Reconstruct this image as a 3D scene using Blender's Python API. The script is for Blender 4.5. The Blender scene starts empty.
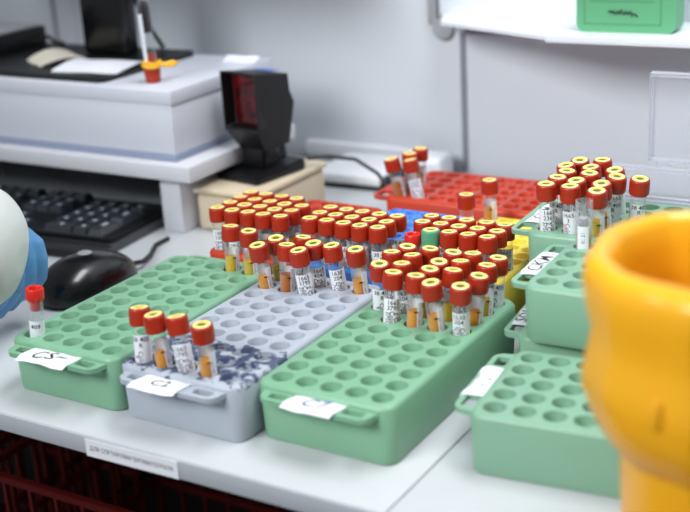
import bpy, bmesh, math, random
from mathutils import Vector, Matrix, Quaternion
from mathutils.geometry import tessellate_polygon
random.seed(7)
PI = math.pi
U = 0.02                      # one hole pitch of the big racks = 20 mm
def V(x, y, z): return Vector((x*U, y*U, 0.75+(z+2.2)*U))   # z=0: top of the racks, z=-2.2: desk top
SC = bpy.context.scene
COL = SC.collection

# ------------------------------------------------------------------ camera
cd = bpy.data.cameras.new('camera'); cam = bpy.data.objects.new('camera', cd); COL.objects.link(cam)
cam.location = V(22.673, -31.600, 18.089)
cam.rotation_euler = (1.22911, 0.0574559, 0.539452)
cd.sensor_width = 36; cd.lens = 1221.4*36/690; cd.clip_start = 0.02
cd.dof.use_dof = True; cd.dof.focus_distance = 50.0*U; cd.dof.aperture_fstop = 4.6
SC.camera = cam
SC.cycles.transparent_max_bounces = 32
# ------------------------------------------------------------------ world, lamps, exposure
w = bpy.data.worlds.new('world'); SC.world = w; w.use_nodes = True
w.node_tree.nodes['Background'].inputs[0].default_value = (.86, .93, 1.0, 1)
w.node_tree.nodes['Background'].inputs[1].default_value = 0.24
def area(name, loc, tgt, sx, sy, power, col):
    l = bpy.data.lights.new(name, 'AREA'); l.shape = 'RECTANGLE'; l.size = sx; l.size_y = sy; l.energy = power; l.color = col
    o = bpy.data.objects.new(name, l); COL.objects.link(o); o.location = loc
    o.rotation_euler = (Vector(tgt)-Vector(loc)).to_track_quat('-Z', 'Y').to_euler(); return o
area('ceiling_panel_light', (0.45, 0.25, 2.35), (0.2, 0.1, .75), 1.1, 0.5, 26, (.95, .98, 1))
l2 = area('ceiling_panel_light', (-0.45, -1.5, 2.05), (0.25, 0.66, .9), .95, 0.7, 6.5, (.95, .98, 1)); l2.data.spread = math.radians(60)
vs = SC.view_settings
SC.display_settings.display_device = 'sRGB'
vs.view_transform = 'Standard'; vs.look = 'None'; vs.gamma = 1; vs.exposure = 0.0; vs.use_curve_mapping = False

# ------------------------------------------------------------------ materials
def lin(c):
    return tuple(((v/255)/12.92 if v/255 <= .04045 else ((v/255+.055)/1.055)**2.4) for v in c)+(1,)
def mat(name, rgb, rough=.5, metal=0, spec=.5, var=0, vscale=300, bump=0, trans=0, sss=0, alpha=1, coat=0):
    m = bpy.data.materials.new(name); m.use_nodes = True; nt = m.node_tree; b = nt.nodes['Principled BSDF']
    b.inputs['Base Color'].default_value = lin(rgb); b.inputs['Roughness'].default_value = rough
    b.inputs['Metallic'].default_value = metal; b.inputs['Specular IOR Level'].default_value = spec
    b.inputs['Transmission Weight'].default_value = trans; b.inputs['Alpha'].default_value = alpha
    b.inputs['Coat Weight'].default_value = coat
    if sss:
        b.inputs['Subsurface Weight'].default_value = sss; b.inputs['Subsurface Radius'].default_value = (.01, .008, .004); b.inputs['Subsurface Scale'].default_value = 1
    tc = nt.nodes.new('ShaderNodeTexCoord'); n = nt.nodes.new('ShaderNodeTexNoise'); n.inputs['Scale'].default_value = vscale; n.inputs['Detail'].default_value = 3
    nt.links.new(tc.outputs['Object'], n.inputs['Vector'])
    mx = nt.nodes.new('ShaderNodeMix'); mx.data_type = 'RGBA'; v = max(var, .02)
    mx.inputs[6].default_value = tuple(c*(1-v) for c in lin(rgb)[:3])+(1,); mx.inputs[7].default_value = tuple(min(1, c*(1+v)) for c in lin(rgb)[:3])+(1,)
    nt.links.new(n.outputs['Fac'], mx.inputs[0]); nt.links.new(mx.outputs[2], b.inputs['Base Color'])
    if bump:
        bp = nt.nodes.new('ShaderNodeBump'); bp.inputs['Strength'].default_value = bump; bp.inputs['Distance'].default_value = .0006
        nt.links.new(n.outputs['Fac'], bp.inputs['Height']); nt.links.new(bp.outputs['Normal'], b.inputs['Normal'])
    return m
M = {}
M['wall'] = mat('wall_paint', (206, 210, 217), .55, vscale=8, var=.02)
M['joint'] = mat('wall_joint', (128, 130, 142), .6)
M['desk'] = mat('desk_laminate', (192, 196, 199), .33, vscale=40, var=.01)
M['edge'] = mat('desk_edge_band', (176, 181, 188), .4)
M['floor'] = mat('dark_floor', (36, 26, 26), .6, vscale=6, var=.3)
M['shelf'] = mat('white_shelf_laminate', (226, 230, 238), .4)
M['riser'] = mat('riser_laminate', (205, 206, 212), .4)
M['unit'] = mat('white_lacquer', (206, 209, 219), .35)
M['groove'] = mat('blue_grey_strip', (140, 150, 175), .4)
M['green'] = mat('green_rack_plastic', (124, 172, 140), .36, vscale=500, bump=.05)
M['sage'] = mat('sage_rack_plastic', (126, 168, 142), .38, vscale=500, bump=.05)
M['red'] = mat('red_rack_plastic', (190, 58, 32), .42)
M['blue'] = mat('blue_rack_plastic', (78, 138, 222), .42)
M['yellow'] = mat('yellow_rack_plastic', (255, 222, 84), .42, sss=.25)
M['cap'] = mat('red_cap_plastic', (166, 40, 12), .34, var=.05, vscale=900)
M['capg'] = mat('green_cap_plastic', (84, 160, 122), .4)
M['capo'] = mat('scarlet_cap_plastic', (214, 36, 26), .35)
M['ring'] = mat('yellow_cap_ring', (255, 236, 160), .45)
M['ringy'] = mat('deep_yellow_cap_ring', (244, 206, 62), .45)
M['stop'] = mat('grey_green_stopper', (84, 92, 66), .5)
M['ink'] = mat('black_ink', (28, 28, 34), .6)
M['redink'] = mat('red_ink', (205, 50, 60), .6)
M['blueink'] = mat('blue_ink', (70, 84, 140), .6)
M['paper'] = mat('white_paper', (232, 234, 240), .65, vscale=120, var=.02)
M['beige'] = mat('cream_paper', (214, 206, 192), .65)
M['serum'] = mat('amber_serum', (214, 140, 0), .5, spec=.1, var=.12, vscale=150)
M['serumd'] = mat('dark_amber_serum', (176, 98, 0), .5, spec=.1, var=.12, vscale=150)
M['serumy'] = mat('yellow_serum', (206, 168, 0), .5, spec=.1, var=.1, vscale=150)
M['blood'] = mat('dark_blood', (26, 6, 6), .5, spec=.1)
M['black'] = mat('black_plastic', (12, 13, 16), .4)
M['gloss'] = mat('glossy_black_plastic', (9, 9, 12), .26, coat=.2)
M['keyglint'] = mat('painted_key_glint', (176, 186, 200), .4)
M['key'] = mat('black_key_plastic', (40, 46, 54), .3, spec=1.0, coat=.5)
M['greyd'] = mat('dark_grey_plastic', (66, 68, 74), .45)
M['pink'] = mat('grey_pink_line', (158, 120, 126), .5)
M['grey'] = mat('grey_plastic', (158, 160, 164), .5)
M['white'] = mat('white_plastic', (225, 227, 232), .35)
M['glove'] = mat('blue_nitrile', (92, 150, 200), .45, vscale=90, var=.06, bump=.35)
M['coat'] = mat('white_coat_cloth', (214, 218, 214), .85, vscale=400, bump=.3)
M['binbody'] = mat('yellow_bin_plastic', (255, 192, 40), .28, vscale=38, bump=.8)
M['tapegreen'] = mat('green_box_card', (88, 160, 114), .5)
M['tapegreend'] = mat('dark_green_print', (66, 138, 96), .5)
M['crate'] = mat('red_crate_plastic', (84, 12, 8), .45)
M['orange'] = mat('yellow_band_rubber', (246, 184, 36), .4)
M['bluest'] = mat('blue_sticker', (70, 120, 215), .4)

def glassmat(name, col, fac=.12, rough=.05, tint=(1, 1, 1, 1)):
    m = bpy.data.materials.new(name); m.use_nodes = True; nt = m.node_tree
    for n in list(nt.nodes): nt.nodes.remove(n)
    out = nt.nodes.new('ShaderNodeOutputMaterial'); t = nt.nodes.new('ShaderNodeBsdfTransparent'); t.inputs[0].default_value = tint
    p = nt.nodes.new('ShaderNodeBsdfPrincipled'); p.inputs['Specular IOR Level'].default_value = .8; p.inputs['Base Color'].default_value = lin(col); p.inputs['Roughness'].default_value = rough
    lw = nt.nodes.new('ShaderNodeLayerWeight'); lw.inputs[0].default_value = .35
    mr = nt.nodes.new('ShaderNodeMapRange'); mr.inputs[3].default_value = fac; mr.inputs[4].default_value = min(1, fac+.45)
    mx = nt.nodes.new('ShaderNodeMixShader')
    nt.links.new(lw.outputs['Facing'], mr.inputs[0]); nt.links.new(mr.outputs[0], mx.inputs[0])
    nt.links.new(t.outputs[0], mx.inputs[1]); nt.links.new(p.outputs[0], mx.inputs[2]); nt.links.new(mx.outputs[0], out.inputs[0])
    return m
M['glass'] = glassmat('clear_tube_glass', (205, 214, 222), .035, .05, (.99, 1, 1, 1))
M['frost'] = glassmat('frosted_polypropylene', (232, 234, 240), .1, .35, (.95, .95, .97, 1))
M['beigebox'] = mat('frosted_beige_plastic', (208, 192, 166), .4, vscale=22, var=.16, sss=.1)
# bin: lets light through
def binmat():
    m = M['binbody']; nt = m.node_tree; b = nt.nodes['Principled BSDF']
    tr = nt.nodes.new('ShaderNodeBsdfTranslucent'); tr.inputs[0].default_value = lin((255, 205, 60)); mx = nt.nodes.new('ShaderNodeMixShader'); mx.inputs[0].default_value = .22
    out = nt.nodes['Material Output']; nt.links.new(b.outputs[0], mx.inputs[1]); nt.links.new(tr.outputs[0], mx.inputs[2]); nt.links.new(mx.outputs[0], out.inputs[0])
binmat()
# grey rack: dark blue spill between the holes of the front rows (a stain with its own shape)
def greyrack():
    m = mat('grey_rack_plastic', (172, 179, 190), .42); nt = m.node_tree; b = nt.nodes['Principled BSDF']
    src = b.inputs['Base Color'].links[0].from_socket
    tc = nt.nodes.new('ShaderNodeTexCoord'); sp = nt.nodes.new('ShaderNodeSeparateXYZ'); nt.links.new(tc.outputs['Object'], sp.inputs[0])
    def math_(op, a, b_=None, c=None):
        n = nt.nodes.new('ShaderNodeMath'); n.operation = op
        for i, v in enumerate((a, b_, c)):
            if v is None: continue
            if isinstance(v, (int, float)): n.inputs[i].default_value = v
            else: nt.links.new(v, n.inputs[i])
        return n.outputs[0]
    no = nt.nodes.new('ShaderNodeTexNoise'); no.inputs['Scale'].default_value = 95; no.inputs['Detail'].default_value = 4; nt.links.new(tc.outputs['Object'], no.inputs['Vector'])
    # y in pitches plus wobble, below 2.35 ; z near the top
    yy = math_('DIVIDE', sp.outputs[1], U); wob = math_('MULTIPLY', math_('SUBTRACT', no.outputs['Fac'], .5), 1.3)
    edge = math_('LESS_THAN', math_('ADD', yy, wob), 2.45)
    lo = math_('GREATER_THAN', math_('ADD', yy, wob), -.55)
    top = math_('GREATER_THAN', math_('DIVIDE', sp.outputs[2], U), 1.96)
    n2 = nt.nodes.new('ShaderNodeTexNoise'); n2.inputs['Scale'].default_value = 130; n2.inputs['Detail'].default_value = 3; nt.links.new(tc.outputs['Object'], n2.inputs['Vector'])
    cr = nt.nodes.new('ShaderNodeMapRange'); cr.inputs[1].default_value = .44; cr.inputs[2].default_value = .52; nt.links.new(n2.outputs['Fac'], cr.inputs[0])
    f = math_('MULTIPLY', math_('MULTIPLY', edge, lo), math_('MULTIPLY', top, cr.outputs[0]))
    mx = nt.nodes.new('ShaderNodeMix'); mx.data_type = 'RGBA'; nt.links.new(f, mx.inputs[0]); nt.links.new(src, mx.inputs[6]); mx.inputs[7].default_value = lin((72, 82, 110))
    nt.links.new(mx.outputs[2], b.inputs['Base Color']); return m
M['greyrack'] = greyrack()
def scanglass():
    m = mat('dark_red_scan_window', (26, 5, 6), .15); nt = m.node_tree; b = nt.nodes['Principled BSDF']
    tc = nt.nodes.new('ShaderNodeTexCoord'); n = nt.nodes.new('ShaderNodeTexNoise'); n.inputs['Scale'].default_value = 90; nt.links.new(tc.outputs['Object'], n.inputs['Vector'])
    cr = nt.nodes.new('ShaderNodeValToRGB'); cr.color_ramp.elements[0].position = .38; cr.color_ramp.elements[0].color = (.01, .002, .002, 1); cr.color_ramp.elements[1].position = .7; cr.color_ramp.elements[1].color = (.55, .01, .015, 1)
    nt.links.new(n.outputs['Fac'], cr.inputs[0]); nt.links.new(cr.outputs[0], b.inputs['Emission Color']); b.inputs['Emission Strength'].default_value = .16
    return m
M['scan'] = scanglass()

# ------------------------------------------------------------------ mesh helpers (local units = pitches)
class MB:
    def __init__(s): s.v = []; s.f = []; s.m = []; s.mats = []
    def mi(s, m):
        if m not in s.mats: s.mats.append(m)
        return s.mats.index(m)
    def add(s, vs_, fs, m):
        o = len(s.v); s.v += [tuple(v) for v in vs_]; k = s.mi(m)
        for f in fs: s.f.append(tuple(i+o for i in f)); s.m.append(k)
    def box(s, x0, x1, y0, y1, z0, z1, m, bev=0, seg=2, mtx=None):
        bm = bmesh.new(); bmesh.ops.create_cube(bm, size=1)
        for v in bm.verts: v.co = Vector(((x0+x1)/2+v.co.x*(x1-x0), (y0+y1)/2+v.co.y*(y1-y0), (z0+z1)/2+v.co.z*(z1-z0)))
        if bev: bmesh.ops.bevel(bm, geom=bm.edges[:], offset=bev, segments=seg, affect='EDGES', profile=.5)
        s.addbm(bm, m, mtx); return s
    def addbm(s, bm, m, mtx=None):
        if mtx is not None: bm.transform(mtx)
        bm.verts.index_update(); s.add([v.co[:] for v in bm.verts], [[v.index for v in f.verts] for f in bm.faces], m); bm.free(); return s
    def lathe(s, prof, m, n=24, c=(0, 0), rad=None, a0=0, a1=2*PI):
        full = abs(a1-a0-2*PI) < 1e-6; cols = n if full else n+1; vs_ = []
        for r, z in prof:
            for i in range(cols):
                a = a0+(a1-a0)*i/n; rr = r*(rad(a) if rad else 1); vs_.append((c[0]+rr*math.cos(a), c[1]+rr*math.sin(a), z))
        fs = []
        for j in range(len(prof)-1):
            for i in range(n):
                k = (i+1) % cols; fs.append((j*cols+i, j*cols+k, (j+1)*cols+k, (j+1)*cols+i))
        s.add(vs_, fs, m); return s
    def tube(s, pts, r, m, n=8, cap=True):
        pts = [Vector(p) for p in pts]; rs = r if isinstance(r, (list, tuple)) else [r]*len(pts)
        vs_ = []; up = Vector((0, 0, 1)); prev = None
        for i, p in enumerate(pts):
            t = (pts[min(i+1, len(pts)-1)]-pts[max(i-1, 0)]).normalized()
            if prev is None:
                a = t.cross(up)
                if a.length < .05: a = t.cross(Vector((1, 0, 0)))
                a.normalize()
            else: a = (prev-t*prev.dot(t)).normalized()
            prev = a; b = t.cross(a)
            for k in range(n):
                q = 2*PI*k/n; vs_.append(p+(a*math.cos(q)+b*math.sin(q))*rs[i])
        fs = []
        for j in range(len(pts)-1):
            for k in range(n): fs.append((j*n+k, j*n+(k+1) % n, (j+1)*n+(k+1) % n, (j+1)*n+k))
        if cap: fs.append(tuple(range(n))[::-1]); fs.append(tuple((len(pts)-1)*n+k for k in range(n)))
        s.add(vs_, fs, m); return s
    def sheet(s, loops, z, m, flip=False):
        """flat face with holes: loops[0] outer, others holes"""
        pts = [[Vector((x, y, z)) for x, y in L] for L in loops]; flat = [p for L in pts for p in L]
        tr = tessellate_polygon(pts); fs = []
        for t in tr:
            a, b, c = (flat[i] for i in t); up = (b-a).cross(c-a).z > 0
            fs.append(tuple(t) if up != flip else tuple(t)[::-1])
        s.add(flat, fs, m); return s
    def wall(s, loop, z0, z1, m, inward=False):
        n = len(loop); vs_ = [(x, y, z0) for x, y in loop]+[(x, y, z1) for x, y in loop]
        fs = [((i, (i+1) % n, n+(i+1) % n, n+i)) for i in range(n)]
        if inward: fs = [f[::-1] for f in fs]
        s.add(vs_, fs, m); return s
    def plate(s, loops, z0, z1, m):
        s.sheet(loops, z1, m); s.sheet(loops, z0, m, True)
        s.wall(loops[0], z0, z1, m)
        for L in loops[1:]: s.wall(L, z0, z1, m, True)
        return s
    def mesh(s, name, smooth=True, ang=40):
        me = bpy.data.meshes.new(name); me.from_pydata([(a*U, b*U, c*U) for a, b, c in s.v], [], s.f)
        for m in s.mats: me.materials.append(m)
        me.polygons.foreach_set('material_index', s.m)
        if smooth:
            bm = bmesh.new(); bm.from_mesh(me); bmesh.ops.remove_doubles(bm, verts=bm.verts, dist=1e-6); bm.to_mesh(me); bm.free()
            me.polygons.foreach_set('use_smooth', [True]*len(me.polygons)); me.set_sharp_from_angle(angle=math.radians(ang))
        me.update(); return me
    def build(s, name, parent=None, smooth=True, ang=40):
        o = bpy.data.objects.new(name, s.mesh(name, smooth, ang)); COL.objects.link(o); o.parent = parent; return o
def rrect(x0, x1, y0, y1, r, n=5):
    out = []
    for cx, cy, a in ((x1-r, y1-r, 0), (x0+r, y1-r, PI/2), (x0+r, y0+r, PI), (x1-r, y0+r, 1.5*PI)):
        for i in range(n+1):
            t = a+PI/2*i/n; out.append((cx+r*math.cos(t), cy+r*math.sin(t)))
    return out
def circ(x, y, r, n=20): return [(x+r*math.cos(2*PI*i/n), y+r*math.sin(2*PI*i/n)) for i in range(n)]
def tag(o, label, cat, group=None):
    o['label'] = label; o['category'] = cat
    if group: o['group'] = group
    return o
def thing(name, label, cat, loc, rz=0, group=None):
    o = bpy.data.objects.new(name, None); COL.objects.link(o); o.empty_display_size = .01
    o.location = V(*loc); o.rotation_euler = (0, 0, rz); return tag(o, label, cat, group)
def struct(o): o['kind'] = 'structure'; return o
def part(mesh, name, parent):
    o = bpy.data.objects.new(name, mesh); COL.objects.link(o); o.parent = parent; return o
def dup(o, parent=None):
    c = o.copy(); COL.objects.link(c); c.parent = parent
    for ch in list(o.children): dup(ch, c)
    return c
FONT = None
def text_geo(s, size, align='CENTER', off=.005):
    cu = bpy.data.curves.new('t', 'FONT'); cu.body = s; cu.size = size; cu.offset = size*off; cu.align_x = align; cu.align_y = 'CENTER'; cu.resolution_u = 2
    ob = bpy.data.objects.new('t', cu); me = ob.to_mesh()
    vs_ = [tuple(v.co) for v in me.vertices]; fs = [tuple(p.vertices) for p in me.polygons]
    ob.to_mesh_clear(); bpy.data.objects.remove(ob); bpy.data.curves.remove(cu); return vs_, fs

# ------------------------------------------------------------------ setting
FZ = -39.7
b = MB(); b.box(-75, 55, 33, 35, FZ, 70, M['wall'])
o = b.build('wall_back', smooth=False); o.location = V(0, 0, 0); struct(o)
b = MB(); b.box(-75, 55, -75, 33, FZ-2, FZ, M['floor']); o = b.build('floor', smooth=False); o.location = V(0, 0, 0); struct(o)
def trim(n, x0, x1, y0, y1, z0, z1, m, bev=.05):
    b = MB(); b.box(x0, x1, y0, y1, z0, z1, m, bev); o = b.build('trim_%d' % n); o.location = V(0, 0, 0); struct(o)
trim(1, -8.95, -8.6, 32.93, 33, -2.2, 6.15, M['joint'], 0)           # upright joint between wall panels
trim(2, -8.6, 20, 32.9, 33, 6.05, 6.3, M['joint'], 0)              # level joint under the cabinet
trim(3, -20, -11.8, 32.4, 33, -2.2, -1.1, M['white'], .15)           # cable trunking along the wall
trim(4, -41.2, -40.9, 32.93, 33, -2.2, 20, M['joint'], 0)
trim(5, -38.6, -38.2, 32.8, 33, -2, 20, M['white'], .05)

# desks
def desk(x0, x1, label, legs, fr=0):
    t = thing('desk', label, 'desk', ((x0+x1)/2, 14, FZ)); cx = (x0+x1)/2; h = -FZ
    b = MB(); b.box(x0-cx, x1-cx, -3.20-fr-14, 32.2-14, h-3.0, h-2.2, M['desk'], .05); b.build('desk_top', t)
    b = MB(); b.box(x0-cx+.03, x1-cx-.03, -3.25-fr-14, -3.19-fr-14, h-2.96, h-2.25, M['edge'], .02); b.build('edge_band', t)
    for lx in legs:
        b = MB(); b.box(lx-cx-.4, lx-cx+.4, -1-14, 32-14, 0, h-3.0, M['edge'], .03); b.build('leg', t)
    b = MB(); b.box(x0-cx+.5, x1-cx-.5, 30-14, 30.4-14, .5, h-3.0, M['floor']); b.build('back_or_added_panel', t)  # added dark panel, hides the lit wall below the desk top
    return t
desk(-48, 5.72, 'long white laboratory desk under the green, grey and red racks', (-47, 5.1))
desk(5.78, 30, 'white desk to the right of the seam, under the sage racks', (6.7, 29), 2.3)
b = MB(); b.box(-2.12, 2.12, -.03, 0, -.34, .34, M['paper'])
vs_, fs = text_geo('ДЛЯ СОРТИРОВКИ БИОМАТЕРИАЛА', .27, off=.004); wd = max(v[0] for v in vs_)-min(v[0] for v in vs_); k = 3.85/wd
b.add([(v[0]*k, -.034, v[1]*k*1.15) for v in vs_], fs, M['ink'])
o = b.build('edge_label', smooth=False); o.location = V(-4.5, -3.26, -2.64); o.rotation_euler = (0, -.012, 0); tag(o, 'white printed paper strip stuck on the front edge of the desk', 'label')

# crates under the desk
def crate_mesh():
    b = MB(); L, W, H = 9.5, 6.5, 14.5; m = M['crate']
    for z in (0, 3.5, 7, 10.5, H-.35):
        b.box(-L, L, -W, -W+.35, z, z+.35, m); b.box(-L, L, W-.35, W, z, z+.35, m); b.box(-L, -L+.35, -W, W, z, z+.35, m); b.box(L-.35, L, -W, W, z, z+.35, m)
    for i in range(12):
        x = -L+.25+i*(2*L-.5)/11; b.box(x-.1, x+.1, -W+.05, -W+.3, 0, H, m); b.box(x-.1, x+.1, W-.3, W-.05, 0, H, m)
    for i in range(8):
        y = -W+.25+i*(2*W-.5)/7; b.box(-L+.05, -L+.3, y-.1, y+.1, 0, H, m); b.box(L-.3, L-.05, y-.1, y+.1, 0, H, m)
    for i in range(9): b.box(-L+.4, L-.4, -W+1+i*1.45, -W+1.5+i*1.45, 0, .3, m)
    return b.mesh('crate_body', False)
cm = crate_mesh()
for i, (x, lab) in enumerate(((-32, 'leftmost'), (-12, 'middle'), (-8+20-16.5+.1, None))):
    if lab is None: continue
    for lv in range(2):
        o = bpy.data.objects.new('plastic_crate', cm); COL.objects.link(o); o.location = V(x, 10, FZ+lv*14.6)
        tag(o, ('red slatted plastic crate under the desk, %s stack, %s' % (('left' if i == 0 else 'right'), ('on the floor', 'upper of the two')[lv])), 'crate', 'red crates under the desk')

# ------------------------------------------------------------------ racks
def rack_body(px, py, nx, ny, hr, mg, m, H=2.2, cor=.5, nc=20):
    b = MB(); X1 = px*(nx-1)+mg; Y1 = py*(ny-1)+mg; x0 = -mg; y0 = -mg
    prof = [(0, .16), (-.05, .06), (-.16, 0), (-H+.14, .05), (-H+.03, .09), (-H, .16)]
    loops = [rrect(x0+i, X1-i, y0+i, Y1-i, max(cor-i*.6, .1)) for _, i in prof]; n = len(loops[0]); vs_ = []; fs = []
    for (z, i), L in zip(prof, loops): vs_ += [(x, y, z+H) for x, y in L]
    for j in range(len(prof)-1):
        for k in range(n): fs.append((j*n+k, (j+1)*n+k, (j+1)*n+(k+1) % n, j*n+(k+1) % n))
    fs.append(tuple(range((len(prof)-1)*n, len(prof)*n))[::-1]); b.add(vs_, fs, m)
    holes = [(i*px, j*py) for j in range(ny) for i in range(nx)]
    b.sheet([loops[0]]+[circ(x, y, hr+.02, nc) for x, y in holes], H, m)
    for x, y in holes:
        b.lathe([(hr+.02, H), (hr, H-.04), (hr-.035, .42), (hr-.12, .26), (0.001, .22)], m, nc, (x, y))
    return b.mesh('rack_body')
def handle_mesh(w0, w1, out, m):
    """plate on the y<0 side: reaches from y=0 to y=-out"""
    b = MB(); wm = (w0+w1)/2; r = .42
    outer = [(w0-.12, .06), (w0-.02, -.12), (w0+.02, -out+r)]
    for i in range(6): a = PI+PI/2*i/5; outer.append((w0+.02+r+r*math.cos(a), -out+r+r*math.sin(a)))
    for i in range(6): a = 1.5*PI+PI/2*i/5; outer.append((w1-.02-r+r*math.cos(a), -out+r+r*math.sin(a)))
    outer += [(w1+.02, -.12), (w1+.12, .06)]
    s1 = rrect(w0+.35, w0+1.05, -out+.2, -.13, .1, 3); s2 = rrect(w1-1.1, w1-.3, -out+.2, -.13, .1, 3)
    b.plate([outer, s1[::-1], s2[::-1]], -.09, .09, m); return b.mesh('handle')
def paper_mesh(w, d, text, ts, mi, droop=.18, skew=0, rot=0, seed=0, back=.1):
    """paper stuck on a handle; lies flat then droops over the outer rim; local y<0 outward"""
    rnd = random.Random(seed); nu, nv = 12, 8; b = MB()
    def bend(x, y):
        t = max(0, -(y)-(d*.72)); return (x+skew*y, y+t*.3, .02+.025*math.sin(x*3+seed)*(-y)-t*droop*2.2+.012*math.sin(x*7+y*5))
    vs_ = []
    for j in range(nv+1):
        for i in range(nu+1):
            x = -w/2+w*i/nu; y = back-(d+back)*j/nv; vs_.append(bend(x, y))
    fs = [(j*(nu+1)+i, (j+1)*(nu+1)+i, (j+1)*(nu+1)+i+1, j*(nu+1)+i+1) for j in range(nv) for i in range(nu)]
    top = [Vector(v)+Vector((0, 0, .012)) for v in vs_]; b.add(top, fs, M['paper']); b.add(vs_, [f[::-1] for f in fs], M['paper'])
    tv, tf = text_geo(text, ts); c, s_ = math.cos(rot), math.sin(rot)
    pts = []
    for v in tv:
        x = v[0]*c-v[1]*s_; y = v[0]*s_+v[1]*c-(d-back)*.5
        q = bend(x, y); pts.append((q[0], q[1], q[2]+.022))
    b.add(pts, tf, mi); return b.mesh('paper_label')
RACKS = {}
def rack(key, loc, rz, meshbody, px, py, nx, ny, mg, m, label, cat='tube rack', group=None, handles=(('f', .7, (.4,.3), None), ('b', .7, (.4,.4), None)), H=2.2, name='tube_rack'):
    t = thing(name, label, cat, (loc[0], loc[1], loc[2]-H), rz, group); part(meshbody, 'rack_body', t)
    for side, out, ins, lab in handles:
        w0 = -mg+ins[0]; w1 = px*(nx-1)+mg-ins[1]; h = part(handle_mesh(w0, w1, out, m), 'handle', t)
        if side == 'f': h.location = (0, (-mg+.03)*U, (H-.32)*U)
        else:
            h.location = (px*(nx-1)*U, (py*(ny-1)+mg-.03)*U, (H-.32)*U); h.rotation_euler = (0, 0, PI)
        if lab:
            l = part(lab[0], 'paper_label', h); l.location = (lab[1]*U, lab[2]*U, .10*U); l.rotation_euler = (0, 0, lab[3])
            l['label'] = lab[4]
    RACKS[key] = (loc, rz, px, py); return t
big = {k: rack_body(1, 1, 5, 10, .38, .72, M[k]) for k in ('green', 'sage', 'red', 'greyrack')}
sml = {k: rack_body(.86, .842, 5, 10, .345, .52, M[k], cor=.4) for k in ('red', 'blue', 'yellow')}
rack('A', (-11.185, -.702, 0), 0, big['green'], 1, 1, 5, 10, .72, M['green'], 'green tube rack at the left, beside the mouse, almost empty',
     handles=(('f', .72, (.42,.5), (paper_mesh(2.4, 1.15, 'CS~', .85, M['ink'], rot=.25, seed=2, skew=.2), 1.95, .1, 0, 'white paper with black handwriting')), ('b', .7, (.4,.4), None)))
rack('B', (-5.58, -.816, 0), -.002, big['greyrack'], 1, 1, 5, 10, .72, M['greyrack'], 'grey tube rack with dark blue wet stains on its front rows',
     handles=(('f', .7, (.48,.55), (paper_mesh(2.0, 1.1, 'C2', .6, M['ink'], rot=.2, seed=4, skew=.2), 1.75, .06, .05, 'white paper with grey handwriting')), ('b', .6, (.4,.4), None)))
rack('C', (0, 0, 0), 0, big['green'], 1, 1, 5, 10, .72, M['green'], 'green tube rack in the centre foreground, full of red caps at its back end',
     handles=(('f', .7, (.48,.55), (paper_mesh(2.0, 1.1, 'C7', .8, M['blueink'], rot=.1, seed=6, skew=.2), 2.1, .12, -.03, 'white paper with blue handwriting')), ('b', .5, (.4,.4), None)))
# long axis to the right: rotate -90 deg; local x -> world -y , local y -> world +x
def rack_side(key, ox, oy, oz, th, body, m, label, lab, out=.8, group=None):
    # (ox,oy): hole nearest the camera at the left end, th: turn of the long axis ; local x runs from far to near
    c, s = math.cos(th), math.sin(th); far = (ox-s*4, oy+c*4)
    return rack(key, (far[0], far[1], oz), th-PI/2, body, 1, 1, 5, 10, .72, m, label, group=group, handles=(('f', out, (.15,.65), lab), ('b', .7, (.4,.4), None)))
rack_side('D', 7.661, .893, 0, .098, big['sage'], M['sage'], 'empty sage green rack beside the yellow bin, with two white stickers on its handle',
          (paper_mesh(2.3, .95, "- 7", .8, M['blueink'], rot=PI, seed=5), 1.9, .0, 0, 'white stickers with blue marks'))
rack_side('K', 6.62, 7.22, 0, .09, big['sage'], M['sage'], 'sage green rack lying under the CKM rack, only its scribbled handle showing',
          (paper_mesh(2.6, .9, 'SOHK', .7, M['ink'], rot=PI, seed=9), 2.0, .0, 0, 'white sticker covered in black handwriting'))
rack_side('J', 7.1, 6.75, 2.2, .03, big['sage'], M['sage'], 'sage green rack stacked on another, with CKM written on its sticker',
          (paper_mesh(2.5, .85, 'CKM', .8, M['ink'], rot=PI, seed=8, droop=.05), 1.85, .0, 0, 'white sticker reading CKM in dark blue ink'))
rack_side('L', 4.95, 13.3, 0, .09, big['sage'], M['sage'], 'sage green rack at the bottom of the back stack, hidden below the capped tubes', None, out=.5)
rack_side('H', 4.9, 12.25, 2.2, .03, big['sage'], M['sage'], 'sage green rack at the back right, raised, crowded with red capped tubes',
          (paper_mesh(2.7, .8, 'CKM', .75, M['ink'], rot=PI, seed=3, droop=.05), 1.6, .0, 0, 'white sticker with black handwriting'), out=1.0)
ri = rack_side('I', -6.5, 20.75, 0, .012, big['red'], M['red'], 'big red tube rack along the back wall holding four tubes', None, out=1.1)
for q in (1.5, 3.5, 5.5, 7.5):
    b = MB(); b.box(-.3, 4.4, q-.025, q+.025, 2.2, 2.215, M['pink']); b.build('thin_strip', ri)  # thin grey-pink strips laid between the rows of holes
rack('E', (-10.32, 10.44, 0), -.027, sml['red'], .86, .842, 5, 10, .52, M['red'], 'small red rack behind the green rack, packed with red capped tubes', handles=())
rack('F', (-5.5, 10.63, 0), -.018, sml['blue'], .86, .842, 5, 10, .52, M['blue'], 'blue tube rack behind the grey rack, front half packed with tubes', handles=())
rack('G', (-.68, 11.12, 0), -.01, sml['yellow'], .86, .842, 5, 10, .52, M['yellow'], 'yellow tube rack behind the central green rack, right holes empty', handles=())
def hole(key, i, j):
    loc, rz, px, py = RACKS[key]; c, s = math.cos(rz), math.sin(rz); x, y = i*px, j*py
    return Vector((loc[0]+x*c-y*s, loc[1]+x*s+y*c, loc[2]))

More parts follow.
